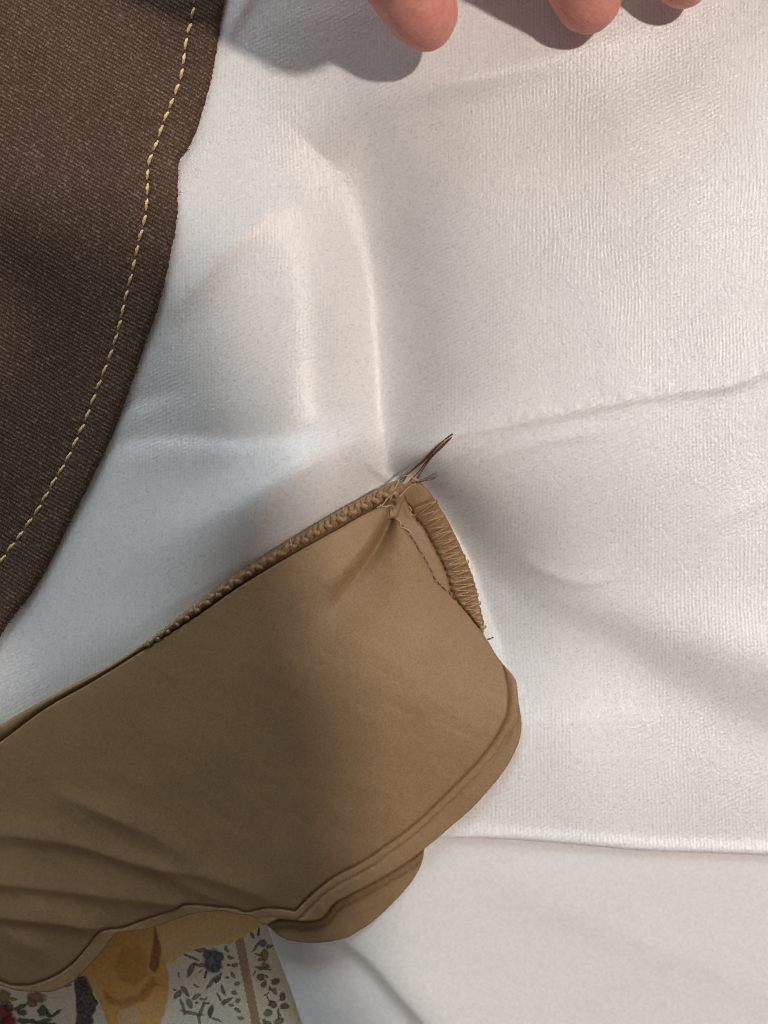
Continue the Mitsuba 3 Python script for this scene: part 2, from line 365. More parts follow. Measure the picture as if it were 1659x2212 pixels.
LEAVES = [  # x, y, long, short, angle, colour index (readings of the corner)
    (1070, 620, 46, 60, 0, 0), (1040, 585, 26, 20, 30, 0), (1100, 600, 26, 22, -30, 0), (1085, 655, 24, 20, 60, 0), (1320, 528, 18, 20, 0, 5),
    (1020, 565, 52, 9, 5, 1), (960, 600, 40, 8, 20, 1), (900, 690, 16, 5, 80, 1), (960, 660, 44, 12, -60, 1), (1010, 640, 40, 9, 10, 1),
    (890, 790, 30, 13, -50, 1), (930, 770, 34, 10, 55, 1), (950, 830, 30, 14, 60, 1), (985, 800, 28, 12, -30, 1), (915, 840, 36, 9, 75, 1),
    (960, 880, 60, 9, 12, 1), (1015, 860, 40, 10, -70, 1), (1060, 870, 34, 15, -80, 2), (1060, 730, 44, 11, -55, 1), (1095, 700, 30, 10, -40, 1),
    (1120, 760, 30, 10, 70, 4), (1140, 820, 32, 13, -35, 4), (1100, 800, 24, 8, 60, 1), (1000, 915, 30, 7, 80, 1), (1090, 915, 30, 7, 20, 1),
    (1140, 560, 20, 9, 70, 3), (1160, 600, 16, 10, 20, 3), (1180, 640, 16, 10, -20, 3), (1170, 690, 18, 10, 40, 3), (1190, 730, 16, 11, -30, 3), (1180, 780, 17, 11, 20, 3),
    (1195, 820, 16, 11, -20, 3), (1190, 865, 18, 11, 30, 3), (1210, 905, 18, 12, 0, 3), (1150, 640, 10, 7, 0, 1), (1140, 700, 10, 7, 0, 1), (1160, 840, 12, 7, 0, 1),
    (1270, 490, 20, 10, 60, 3), (1285, 550, 30, 8, -50, 3), (1300, 585, 18, 7, 10, 3), (1310, 610, 16, 11, 0, 3), (1330, 590, 18, 30, 0, 6), (1335, 640, 20, 14, 20, 6),
    (1320, 655, 40, 7, 10, 3), (1310, 700, 20, 17, 0, 4), (1325, 735, 12, 22, 20, 4), (1385, 722, 20, 14, -40, 4), (1380, 770, 18, 12, 60, 3), (1420, 800, 16, 22, 20, 4),
    (1370, 835, 22, 18, 30, 4), (1430, 845, 22, 15, -20, 4), (1345, 880, 22, 20, 10, 3), (1400, 920, 26, 16, -20, 3), (1345, 935, 22, 14, 0, 3),
    (1400, 880, 6, 30, 0, 3), (1360, 760, 14, 9, 30, 3), (1250, 445, 40, 9, -30, 3), (1300, 470, 7, 30, 0, 3),
    (20, 800, 34, 36, 0, 6), (45, 850, 20, 30, 0, 6), (0, 890, 62, 60, 0, 7), (40, 930, 40, 40, 0, 7), (180, 805, 46, 28, 0, 8), (160, 830, 26, 20, 0, 8),
    (100, 850, 40, 12, -25, 2), (110, 880, 28, 18, 10, 2), (215, 870, 26, 26, 0, 2), (245, 890, 18, 12, 50, 2), (280, 885, 32, 9, -35, 2), (130, 920, 60, 14, 5, 2),
    (210, 925, 44, 16, -20, 2), (300, 870, 14, 6, -30, 1), (70, 810, 18, 10, 0, 6), (340, 745, 20, 8, -20, 1), (250, 940, 40, 12, 0, 2),
]
_lr = np.random.default_rng(17)
for _k in range(26):      # small leaves and buds of the border and of the scrolls
    _x, _y = (_lr.uniform(1275, 1420), _lr.uniform(460, 990)) if _k % 2 else (_lr.uniform(870, 1140), _lr.uniform(660, 990))
    LEAVES.append((float(_x), float(_y), float(_lr.uniform(9, 20)), float(_lr.uniform(4, 9)), float(_lr.uniform(-80, 80)), int(_lr.choice([1, 3, 3, 4, 6]))))
LCOL = [(0.075, 0.085, 0.115), (0.125, 0.115, 0.095), (0.04, 0.06, 0.032), (0.13, 0.115, 0.07), (0.115, 0.075, 0.06), (0.10, 0.10, 0.17), (0.17, 0.125, 0.045), (0.12, 0.018, 0.018), (0.17, 0.105, 0.055)]
K6 = 0.42987 * S * (1 - TAP_Z * S / D)
def tapestry_colour(p, n, uv):
    px, py = mi.Float(p.x), mi.Float(p.y)
    x, y = px / MM, py / MM
    wx = px + 0.00022 * (noise(x * 0.9, y * 0.9, 1.0) - 0.5) * 2
    wy = py + 0.00022 * (noise(x * 0.9, y * 0.9, 9.0) - 0.5) * 2
    weave = noise(x * 3.2, y * 3.2, 3.0)
    c = mix((0.68, 0.63, 0.51), (0.85, 0.80, 0.66), weave)
    # cream border with a rosy stripe, slanting down the right-hand side
    ax, ay = c6(1180, 520); bx, by = c6(1262, 934)
    L = math.hypot(bx - ax, by - ay); ux, uy = (bx - ax) / L, (by - ay) / L
    across = ((px - ax) * -uy + (py - ay) * ux) / K6          # in corner readings, positive to the right
    along = ((px - ax) * ux + (py - ay) * uy) / K6
    cream = smoothstep(-4, 8, across)
    c = mix(c, mix((0.70, 0.64, 0.49), (0.84, 0.78, 0.62), weave), cream)
    wob = 5 * dr.sin(along * 0.23) + 4 * (noise(along * 0.12, 2.0) - 0.5)
    stripe = smoothstep(24, 20, dr.abs(across - 24 + 0.4 * wob)) 
    c = mix(c, mix((0.40, 0.26, 0.165), (0.50, 0.34, 0.23), noise(x * 2.0, y * 2.0, 5.0)), stripe)
    for k, (lx, ly, a, b, ang, ci) in enumerate(LEAVES):
        ox, oy = c6(lx, ly); t = math.radians(-ang)
        dx, dy = (wx - ox) / K6, (wy - oy) / K6
        e = dr.sqrt(dr.square((dx * math.cos(t) + dy * math.sin(t)) / a) + dr.square((-dx * math.sin(t) + dy * math.cos(t)) / b))
        m = smoothstep(1.30, 0.70, e + 0.30 * (noise(x * 2.0 + k, y * 2.0, 7.0) - 0.5))
        col = np.array(LCOL[ci])
        inner = smoothstep(0.95, 0.35, e)
        c = mix(c, mix(mix((col * 0.6).tolist(), (col * 1.1).tolist(), noise(x * 2.8, y * 2.8, float(k))), (col * 2.1).tolist(), inner * (0.8 if a > 10 else 0.2)), m * 0.92)
    d = sd_poly(wx, wy, TRUNK)
    c = mix(c, mix((0.06, 0.052, 0.045), (0.20, 0.18, 0.16), noise(x * 2.2, y * 2.2, 3.0)), smoothstep(0.0003, -0.0002, d))
    fl = noise(x * 1.6, y * 1.6, 21.0)
    d = sd_poly(wx, wy, GOURD)
    c = mix(c, mix((0.72, 0.46, 0.18), (0.88, 0.62, 0.30), 0.5 * weave + 0.5 * fl), smoothstep(0.0002, -0.0002, d))
    d = sd_poly(wx, wy, FRUIT)
    body = mix((0.64, 0.35, 0.10), (0.84, 0.51, 0.19), 0.4 * weave + 0.6 * fl)
    c = mix(c, body, smoothstep(0.0002, -0.0002, d))
    d = sd_poly(wx, wy, STALK)
    c = mix(c, mix((0.60, 0.42, 0.22), (0.76, 0.55, 0.31), weave), smoothstep(0.0004, -0.0003, d))
    for ring, lo, hi in PATCHES:
        d = sd_poly(wx, wy, ring)
        c = mix(c, mix(lo, hi, 0.5 * weave + 0.5 * fl), smoothstep(0.0006, -0.0006, d + 0.0005 * (noise(x * 1.5, y * 1.5, 31.0) - 0.5)))
    d = sd_poly(wx, wy, FOLD)
    c = mix(c, mix((0.27, 0.13, 0.045), (0.38, 0.20, 0.07), weave), smoothstep(0.0005, -0.0003, d))
    return c
def tapestry_bump(p, n, uv):
    x, y = p.x / MM, p.y / MM
    return MM * 0.03 * (dr.sin(x * 2 * math.pi / 0.7) * dr.sin(y * 2 * math.pi / 0.7) + noise(x * 2, y * 2, 1.0))
scene['m_tapestry'] = two(bump(tapestry_bump, 8e-5, {'type': 'principled', 'base_color': mikit.proc(tapestry_colour), 'roughness': 0.8, 'specular': 0.15}))
ty = np.linspace(-420, 3000, 120); tx = np.linspace(-900, 2600, 120)
ux_, uy_ = np.meshgrid(tx, ty)
pp = np.stack([ux_.ravel(), uy_.ravel()], -1)
tz = TAP_Z - 110 * (1 - zsm(pp[:, 1] - 1640, 200)) - 60 * zsm(pp[:, 0] - 620, 300) + 5 * (meshkit.fbm(np.c_[pp / 300.0, pp[:, :1] * 0], 2, seed=2) - 0.5)
i, j = np.meshgrid(np.arange(119), np.arange(119), indexing='ij')
q = np.stack([i * 120 + j, (i + 1) * 120 + j, (i + 1) * 120 + j + 1, i * 120 + j + 1], -1).reshape(-1, 4)
put('patterned_cloth', (world(pp, tz, TAP_Z), np.vstack([q[:, [0, 1, 2]], q[:, [0, 2, 3]]])), 'm_tapestry',
    label='cream woven cloth printed with orange fruit, leaves and flowers lying under the garment', category='tablecloth')

# ------------------------------------------------------------------ pale garment: main panel and lower panel
SEAM = [(880, 1800), (920, 1813), (1000, 1812), (1100, 1815), (1200, 1822), (1300, 1831), (1400, 1840), (1500, 1844), (1659, 1850), (1900, 1862)]
mp = Polygon([(-250, -250), (1900, -250), (1900, 1862)] + [tuple(a) for a in curve(SEAM, 6)[::-1]] + [(700, 1780), (480, 1700), (200, 1640), (-250, 1690)])
def main_z(p):
    d, _ = side_dist(p, curve(SEAM, 4))
    lip = 5.0 * np.exp(-((np.abs(d) - 10) / 16) ** 2) * (p[:, 0] > 800)
    return hw(p) + lip
def knit(p):
    """ribs and loops of the cloth, in layout units of height."""
    x, y = p[:, 0] * S * 1000, p[:, 1] * S * 1000
    z0_ = x * 0
    w = meshkit.fbm(np.stack([x * 0.09, y * 0.07, z0_ + 1], -1), 2, seed=1) - 0.5
    m1 = zsm(meshkit.noise(np.stack([x * 0.06, y * 0.04, z0_ + 4], -1), seed=2) - 0.30, 0.32)
    m2 = zsm(meshkit.noise(np.stack([x * 0.05, y * 0.05, z0_ + 9], -1), seed=3) - 0.35, 0.30)
    col = np.sin(2 * np.pi * (x / 0.88 + 1.6 * w))
    row = np.sin(2 * np.pi * (y / 0.80 + 1.2 * w) + 1.2 * col)
    dia = np.sin(2 * np.pi * ((0.42 * x + 0.91 * y) / 0.95 + 1.3 * w))
    f = meshkit.noise(np.stack([x * 2.4, y * 2.4, z0_], -1), seed=5) - 0.5
    g = meshkit.noise(np.stack([x * 1.2, y * 1.1, z0_], -1), seed=6) - 0.5
    return 0.19 * col * (0.15 + 0.85 * m1) + 0.10 * row * m1 + 0.16 * dia * m2 + 0.48 * f + 0.25 * g
fine = shapely.box(-30, -30, 1690, 1880)
def under(p):          # the cloth sags where the pocket lies on it
    d = edge_dist(p, fp0)
    return -48 * zsm(np.where(shapely.contains_xy(fp0, p[:, 0], p[:, 1]), d, 0) - 16, 60)
fp0 = Polygon([(-240, 1720), (0, 1603), (430, 1328), (845, 1090), (870, 1160), (960, 1310), (1052, 1380), (1090, 1440), (1098, 1540), (1000, 1690), (840, 1830), (640, 1960), (-240, 2060)])
panel = sheet(mp, lambda p: main_z(p) + knit(p) + under(p), 5.0, 8, 7, fine=fine, fine_step=1.9,
              skip=[Polygon([(-260, -250)] + [(a, b) for a, b in [(440, -250), (330, 250), (330, 420), (250, 720), (60, 1120), (-260, 1560)]]),
                    Polygon([(-100, 1760), (330, 1470), (780, 1190), (860, 1170), (1000, 1400), (1040, 1540), (980, 1640), (820, 1760), (600, 1860), (0, 1900)])])
put('pale_garment__main_panel', panel, 'm_white')
labels['pale_garment'] = {'label': 'pale silvery white cloth garment laid inside out with a pulled furrow', 'category': 'garment'}

FOLDL = [(640, 1960, 0), (700, 2012, 0.6), (740, 2040, 1), (800, 2085, 1), (860, 2150, 1), (910, 2205, 1), (980, 2290, 1), (1080, 2420, 1)]
lp = Polygon([(860, 1730), (1900, 1790), (1900, 2480), (720, 2480), (690, 2380), (645, 2226), (612, 2130), (590, 2070), (572, 2010), (552, 1965), (540, 1920), (640, 1820)])
def lower_z(p):
    path = curve(FOLDL, 3)
    d, i = side_dist(p, path)     # travel is down to the right: right of travel (d > 0) is the lower left flap
    a = path[i, 2]
    base = hws(p) - 5 - 26 * zsm(1000 - p[:, 0], 600) * zsm(p[:, 1] - 1850, 250)
    ridge = 4 * a * np.where(d > 0, np.exp(-(np.abs(d) / 9) ** 1.5), np.exp(-(np.abs(d) / 150) ** 1.2))
    drop = -24 * a * (0.5 + 0.5 * np.tanh((d - 16) / 15)) * np.exp(-np.maximum(d, 0) / 240)
    top = -3 * np.exp(-((p[:, 1] - 1835) / 40) ** 2)
    faint = crease(p, [(1000, 1890, 0, 60, 40), (1200, 1960, 2.5, 70, 34), (1450, 2060, 3, 80, 34), (1750, 2190, 2, 80, 40)], 1.6)
    faint = faint + crease(p, [(1120, 2240, 0, 50, 50), (1250, 2150, 2, 60, 40), (1400, 2090, 2, 60, 40), (1500, 2060, 0, 60, 40)], 1.6)
    return base + ridge + drop + top + faint + 2.5 * (meshkit.fbm(np.c_[p / 120.0, p[:, :1] * 0 + 2], 2, seed=14) - 0.5)
put('pale_garment__lower_panel', sheet(lp, lower_z, 5.0, 6, 5), 'm_white_smooth', label='smooth unribbed grey white lower panel')

# ------------------------------------------------------------------ dark brown trouser piece
BE = [(486, -8), (476, 47), (467, 109), (456, 164), (442, 218), (429, 262), (418, 291), (402, 324), (385, 352), (384, 378), (384, 436), (378, 502), (367, 553), (355, 611),
      (342, 658), (324, 709), (302, 768), (287, 812), (236, 949), (185, 1058), (145, 1138), (116, 1197), (73, 1273), (24, 1338), (-10, 1392), (-80, 1490), (-180, 1600)]
BS = [(428, -60), (424, -20), (422, 7), (415, 47), (404, 84), (398, 127), (393, 160), (380, 200), (367, 233), (351, 273), (340, 309), (326, 342), (320, 382), (320, 411), (318, 444), (313, 477),
      (304, 509), (296, 542), (287, 582), (278, 618), (269, 651), (262, 684), (253, 720), (233, 778), (218, 815), (205, 848), (193, 880), (182, 909), (165, 946),
      (149, 982), (131, 1015), (113, 1044), (95, 1077), (78, 1106), (58, 1135), (38, 1164), (15, 1193), (-10, 1232), (-80, 1340), (-140, 1430)]
be = curve([(520, -250), (500, -120)] + BE, 4)
fray = np.random.default_rng(5).normal(0, 0.7, len(be))
be = be + np.c_[fray, fray * 0.4]
bp = Polygon([(-260, -250)] + [tuple(a) for a in be] + [(-260, 1600)])
bs = curve(BS, 2)
def brown_z(p):
    d, _ = side_dist(p, bs)
    de = cKDTree(be).query(p)[0]
    groove = -3.5 * np.exp(-(d / 6.0) ** 2)
    hem = 5 * (0.5 - 0.5 * np.tanh((d - 0) / 8))
    puff = 3 * np.exp(-((de - 26) / 26) ** 2)
    pk = 0.8 * np.sin(p[:, 1] / 31 * 2 * np.pi) * np.exp(-(np.abs(d) / 26) ** 2)
    wav = 14 * (meshkit.fbm(np.c_[p / 210.0, p[:, :1] * 0 + 5], 2, seed=9) - 0.5)
    return hws(p) + 16 + groove + hem + puff + pk + wav
put('brown_trouser_piece__cloth', sheet(bp, brown_z, 3.5, 15, 11, 12, edge=3.0), 'm_brown')
labels['brown_trouser_piece'] = {'label': 'dark brown twill cloth with a curved hem sewn in yellow thread', 'category': 'trousers'}
# the stitches, one by one
seg = np.r_[0, np.cumsum(np.linalg.norm(np.diff(bs, axis=0), axis=1))]
def at_len(s, path, seg):
    return np.stack([np.interp(s, seg, path[:, 0]), np.interp(s, seg, path[:, 1])], -1)
s = 46.0
while s < seg[-1] - 140:
    ln = rng.uniform(21.5, 25.5)
    t = np.linspace(0, 1, 9)
    c = at_len(s + t * ln, bs, seg)
    tang = c[-1] - c[0]; tang /= np.linalg.norm(tang)
    nrm = np.array([-tang[1], tang[0]])
    c = c + nrm * ((t - 0.5) * rng.normal(2.2, 0.8))[:, None]
    z = brown_z(c) + 1.2 + 4.6 * np.sin(np.pi * t) - 1.8
    rad = (1.1 + 2.4 * np.sin(np.pi * np.clip(t, 0.06, 0.94)) ** 0.6) * S
    plies = []
    for ph in (0.0, np.pi):
        tw = t * 7 + ph + s
        off = nrm[None] * (1.15 * np.cos(tw))[:, None]
        plies.append(tube(world(c + off, z + 0.9 * np.sin(tw), 12), rad * 0.82, 6))
    put(nkey('brown_trouser_piece__stitch'), join(plies), 'm_yellow_thread', uv=False)
    s += ln + rng.uniform(8.5, 11.5)
# fibres that stand off the cut edge
fib = []
seg_e = np.r_[0, np.cumsum(np.linalg.norm(np.diff(be, axis=0), axis=1))]
rf = np.random.default_rng(11)
for k in range(520):
    s0 = rf.uniform(0, seg_e[-1]); a = at_len(np.array([s0]), be, seg_e)[0]
    an = rf.normal(0.15, 0.9); ln = rf.uniform(3, 9)
    t = np.linspace(0, 1, 4)[:, None]
    c = a + np.array([-3, 0]) + t * ln * np.array([math.cos(an), -math.sin(an)]) + (t ** 2) * rf.normal(0, 2, 2)
    fib.append(tube(world(c, hws(c) + 7 + rf.uniform(-3, 5), 12), 0.32 * S, 3, cap=False))
scene['brown_trouser_piece__edge_fibres'] = mikit.ply(join(fib), 'm_brown', smooth=False)
labels['brown_trouser_piece__edge_fibres'] = {'kind': 'stuff'}

# ------------------------------------------------------------------ tan pocket bag
def c4(x, y): return (658.3 + x * 0.3307, 877.7 + y * 0.3307)
def c5(x, y): return (603.4 + x * 0.36375, 1371.4 + y * 0.36375)
def c6d(x, y): return (x * 0.42987, 1810.2 + y * 0.42987)
def c7(x, y): return (x * 0.42987, 1371.4 + y * 0.42987)
F_TOP = [(-240, 1720), (-100, 1662), (0, 1603), (100, 1530), (200, 1473), (330, 1392), (430, 1328), (520, 1266), (620, 1205), (730, 1143), (800, 1104), (830, 1092), (848, 1088)]
F_RIGHT = [c4(*a) for a in [(600, 735), (640, 790), (700, 860), (755, 950), (830, 1080), (862, 1150), (940, 1220), (1000, 1290), (1060, 1355), (1120, 1430), (1190, 1520), (1250, 1620)]]
F_BOT = [c5(*a) for a in [(1330, 180), (1350, 260), (1365, 370), (1355, 470), (1320, 550), (1220, 700), (1100, 830), (960, 970), (800, 1120), (640, 1240), (480, 1350), (330, 1430), (200, 1530), (105, 1628)]]
F_LOW = [c6d(*a) for a in [(1478, 366), (1440, 360), (1350, 350), (1230, 372), (1180, 355), (1090, 345), (930, 333), (870, 360), (700, 420), (600, 455), (510, 463), (440, 540), (360, 630), (280, 690), (200, 725), (120, 745), (60, 745), (0, 725)]] + [(-120, 2080), (-240, 2060)]
fp = Polygon([tuple(a) for a in curve(F_TOP, 4)] + [tuple(a) for a in curve(F_RIGHT, 4)] + [tuple(a) for a in curve(F_BOT, 4)] + [tuple(a) for a in curve(F_LOW, 4)])
fp = fp if fp.is_valid else fp.buffer(0)
TACK = np.array([856.0, 1062.0])
def base_z(p):
    b = np.maximum(hws(p), -30)
    return b
def front_z(p):
    d = edge_dist(p, fp)
    z = hws(p) * 0.6 + 24 + 20 * (1 - np.exp(-d / 110))
    z = np.maximum(z, hw(p) + 9)
    # pleat running down from the tack
    z = z + crease(p, [c4(575, 700) + (-30, 8, 8), c4(535, 800) + (-44, 16, 9), c4(450, 950) + (-46, 34, 11), c4(330, 1130) + (-36, 56, 18), c4(200, 1320) + (-20, 70, 34), c4(60, 1520) + (-6, 80, 60), c4(-60, 1700) + (0, 60, 80)], 1.5)
    # soft drag folds on the lower left
    z = z + crease(p, [c7(240, 770) + (0, 18, 26), c7(420, 840) + (6, 20, 22), c7(600, 920) + (8, 30, 20), c7(730, 975) + (8, 34, 20), c7(870, 1055) + (7, 40, 20), c7(1010, 1150) + (0, 40, 24)], 1.6)
    z = z + crease(p, [c7(-100, 985) + (0, 40, 20), c7(150, 1008) + (8, 40, 18), c7(400, 1050) + (8, 40, 16), c7(640, 1130) + (9, 40, 15), c7(810, 1172) + (9, 40, 15), c7(1000, 1205) + (8, 40, 17), c7(1250, 1290) + (8, 40, 20), c7(1420, 1355) + (0, 30, 20)], 1.5)
    z = z + crease(p, [c7(700, 1120) + (0, 20, 18), c7(860, 1210) + (5, 20, 16), c7(1000, 1290) + (6, 24, 16), c7(1150, 1360) + (0, 24, 16)], 1.6)
    z = z + crease(p, [c7(-150, 1225) + (8, 50, 16), c7(0, 1238) + (8, 50, 14), c7(260, 1272) + (8, 50, 14), c7(640, 1330) + (7, 44, 15), c7(850, 1356) + (7, 30, 14), c7(1000, 1370) + (0, 30, 14)], 1.5)
    z = z + crease(p, [c7(-150, 1390) + (11, 60, 16), c7(0, 1410) + (12, 60, 12), c7(300, 1450) + (11, 50, 12), c7(470, 1482) + (8, 40, 12), c7(560, 1490) + (0, 40, 12)], 1.5)
    z = z + crease(p, [c7(-100, 1440) + (0, 20, 30), c7(0, 1475) + (5, 20, 30), c7(120, 1540) + (7, 26, 30), c7(260, 1600) + (0, 20, 30)], 1.6)
    z = z + 5 * (meshkit.fbm(np.c_[p / 190.0, p[:, :1] * 0 + 8], 2, seed=3) - 0.5)
    u = np.stack([(p[:, 0] * 0.86 + p[:, 1] * 0.5) / 90.0, (-p[:, 0] * 0.5 + p[:, 1] * 0.86) / 26.0, p[:, 0] * 0], -1)
    z = z + 1.8 * (meshkit.fbm(u, 2, seed=8) - 0.5) + 0.5 * (meshkit.noise(np.c_[p / 9.0, p[:, :1] * 0], seed=12) - 0.5)
    return z
FZ = 22
put('pocket_bag__front_panel', sheet(fp, front_z, 4.0, 4.5, 5, FZ, edge=3.0), 'm_tan')
labels['pocket_bag'] = {'label': 'tan brown pocket bag of slick lining tacked to the pale garment', 'category': 'pocket'}
_fgx = np.arange(-260, 1160, 6.0); _fgy = np.arange(1060, 2160, 6.0)
_a, _b = np.meshgrid(_fgx, _fgy)
_pz = front_z(np.stack([_a.ravel(), _b.ravel()], -1)).reshape(_a.shape)
_fz = RegularGridInterpolator((_fgy, _fgx), gaussian_filter(_pz, 2), bounds_error=False, fill_value=None)
def fz(p): return _fz(np.asarray(p)[..., ::-1])

# the binding that runs round the pocket mouth, beneath the front panel
B_OUT = [(1040, 1360)] + [c5(*a) for a in [(1250, 60), (1330, 175), (1390, 245), (1415, 290), (1425, 400), (1440, 530), (1430, 610), (1385, 720), (1330, 810), (1240, 920), (1130, 1040), (1000, 1150), (920, 1220), (865, 1262),
         (790, 1320), (620, 1430), (420, 1540), (330, 1590), (240, 1690), (150, 1702), (0, 1692)]] + [c6d(*a) for a in [(1330, 440), (1260, 395), (1180, 385), (1100, 372), (1000, 378), (900, 405), (780, 450), (700, 470), (600, 480), (500, 590), (405, 690), (350, 738), (230, 782), (100, 778), (0, 752)]] + [(-120, 2110), (-240, 2090)]
bo = curve(B_OUT, 4)
bpoly = Polygon([tuple(a) for a in bo] + [(-240, 1950), (100, 1950), (300, 1900), (560, 1900), (800, 1750), (960, 1560), (1000, 1420)]).buffer(0)
bpoly = max(getattr(bpoly, 'geoms', [bpoly]), key=lambda a: a.area)
front_ring = np.asarray(fp.segmentize(2.0).exterior.coords)
def bind_z(p):
    d = cKDTree(front_ring).query(p)[0]
    inside = shapely.contains_xy(fp, p[:, 0], p[:, 1])
    d = np.where(inside, 0, d)
    w = np.exp(-(d / 45) ** 2)
    z = (fz(p) - 6) * w + np.minimum(fz(p) - 6, hws(p) * 0.6 + 19) * (1 - w)
    z = np.maximum(z, hw(p) + 4)
    nz = meshkit.noise(np.c_[p / 9.0, p[:, :1] * 0], seed=2)
    pucker = -4.2 * np.exp(-((d - 21 - 5 * (nz - 0.5)) / 3.2) ** 2) * (0.35 + 0.9 * meshkit.noise(np.c_[p / 26.0, p[:, :1] * 0], seed=5))
    roll = 1.2 * np.exp(-((d - 11) / 7) ** 2)
    k = zsm(p[:, 0] - 520, 160)
    return np.maximum(z + 1.5 + k * (pucker + roll) - 5 * np.exp(-(d / 2.5) ** 2), hw(p) + 2)
put('pocket_bag__binding', sheet(bpoly, bind_z, 3.0, 4, 4, FZ - 10, edge=3.0), 'm_tan')

# the back panel that shows below the binding
K_OUT = [c5(*a) for a in [(900, 1180), (872, 1240), (865, 1262), (855, 1330), (820, 1410), (760, 1500), (680, 1590), (580, 1690), (470, 1770), (370, 1820), (200, 1842), (60, 1830), (0, 1795)]] + [c6d(*a) for a in [(1420, 515), (1370, 480), (1316, 432), (1250, 380)]]
kp = Polygon([tuple(a) for a in curve(K_OUT, 4)] + [(600, 1860), (760, 1780)]).buffer(0)
ring_b = np.asarray(bpoly.segmentize(2.0).exterior.coords)
def back_z(p):
    d = cKDTree(ring_b).query(p)[0]
    d = np.where(shapely.contains_xy(bpoly, p[:, 0], p[:, 1]), 0, d)
    nz = meshkit.noise(np.c_[p / 10.0, p[:, :1] * 0], seed=6)
    pucker = -3.5 * np.exp(-((d - 16 - 5 * (nz - 0.5)) / 3) ** 2)
    return np.maximum(hws(p) * 0.6 - 2, lower_z(p) + 6) + pucker + 4 * np.exp(-((d - 36) / 20) ** 2) - 7 * np.exp(-(d / 5) ** 2)
kp = max(getattr(kp, 'geoms', [kp]), key=lambda a: a.area)
put('pocket_bag__back_panel', sheet(kp, back_z, 3.5, 4, 4, 0), 'm_tan')

# seam allowance on the right with its zigzag
Z_OUT = [c4(*a) for a in [(700, 470), (740, 478), (790, 515), (850, 590), (900, 668), (945, 740), (985, 820), (1025, 900), (1062, 990), (1092, 1060), (1122, 1150), (1145, 1250), (1168, 1360), (1186, 1450), (1184, 1500), (1195, 1530)]]
Z_IN = [c4(*a) for a in [(1100, 1480), (980, 1330), (880, 1220), (800, 1120), (700, 960), (620, 830), (575, 760), (580, 660), (600, 590), (640, 520)]]
zp = Polygon([tuple(a) for a in curve(Z_OUT, 4)] + [tuple(a) for a in curve(Z_IN, 4)]).buffer(0)
Z_SEAM = curve([c4(*a) for a in [(680, 640), (730, 730), (780, 790), (830, 880), (870, 960), (920, 1060), (950, 1150), (975, 1235), (1020, 1310), (1080, 1380), (1150, 1470)]], 2)
zo = curve(Z_OUT, 2)
zseg = np.r_[0, np.cumsum(np.linalg.norm(np.diff(Z_SEAM, axis=0), axis=1))]
def flap_z(p):
    d, i = side_dist(p, Z_SEAM)
    de = cKDTree(zo).query(p)[0]
    z = np.maximum(hws(p) * 0.62 + 10, hw(p) + 8)
    df = np.where(shapely.contains_xy(fp, p[:, 0], p[:, 1]), 0, cKDTree(front_ring).query(p)[0])
    z = np.minimum(z, fz(p) - 5.5 + 0.3 * df)
    t = d / (np.abs(d) + de + 1e-6)            # 0 on the seam, 1 at the outer edge
    band = (d < 0)
    puff = np.where(band, 9 * np.sin(np.pi * np.clip(np.abs(d) / (np.abs(d) + de + 1e-6), 0, 1)) ** 0.7, 2.0 * (1 - np.exp(-np.abs(d) / 14)))
    lump = np.where(band, 3.6 * np.sin(zseg[i] / 17.5 * 2 * np.pi + t * 2.2), 0)
    return z + puff + lump - 6 * np.exp(-(d / 2.6) ** 2)
zp = max(getattr(zp, 'geoms', [zp]), key=lambda a: a.area)
put('pocket_bag__seam_allowance', sheet(zp, flap_z, 2.5, 8, 6, 8, edge=2.5), 'm_tan')
# zigzag threads: one V each
L = zseg[-1]; s = 14.0; k = 0
while s < L - 10:
    per = np.interp(s, [0, L * 0.3, L * 0.7, L], [19, 15.5, 12.5, 9.5])
    a0 = at_len(np.array([s]), Z_SEAM, zseg)[0]
    a1 = at_len(np.array([min(s + per, L)]), Z_SEAM, zseg)[0]
    mid = at_len(np.array([min(s + per * 0.9, L)]), Z_SEAM, zseg)[0]
    o = zo[cKDTree(zo).query(mid)[1]] + rng.normal(0, 2.2, 2)
    inx = 0.14 + 0.06 * rng.random()
    A = a0 + (o - a0) * inx; O = a0 + (o - a0) * (0.90 + 0.05 * rng.random()); C = a1 + (o - a1) * inx
    legs = []
    for u, w in ((A, O), (O, C)):
        t = np.linspace(0, 1, 8)[:, None]
        c = u + (w - u) * t
        z = flap_z(c) + 2.4 - 1.4 * (1 - np.sin(np.pi * t[:, 0])) * 0.8
        legs.append(tube(world(c, z, 8), 1.7 * S, 5))
    put(nkey('pocket_bag__zigzag_stitch'), join(legs), 'm_pale_thread' if rng.random() < 0.08 else 'm_light_thread', uv=False)
    # edge loop where the thread turns over the edge
    e = np.linspace(-0.6, 0.6, 6)[:, None]
    nn = (o - a0) / np.linalg.norm(o - a0); tt = np.array([-nn[1], nn[0]])
    c = O + nn * (3.2 - 5 * e ** 2) + tt * e * 7
    put(nkey('pocket_bag__edge_loop'), tube(world(c, flap_z(O[None])[0] - 2.5 + 0 * e[:, 0], 8), 1.4 * S, 5), 'm_tan_thread', uv=False)
    s += per; k += 1
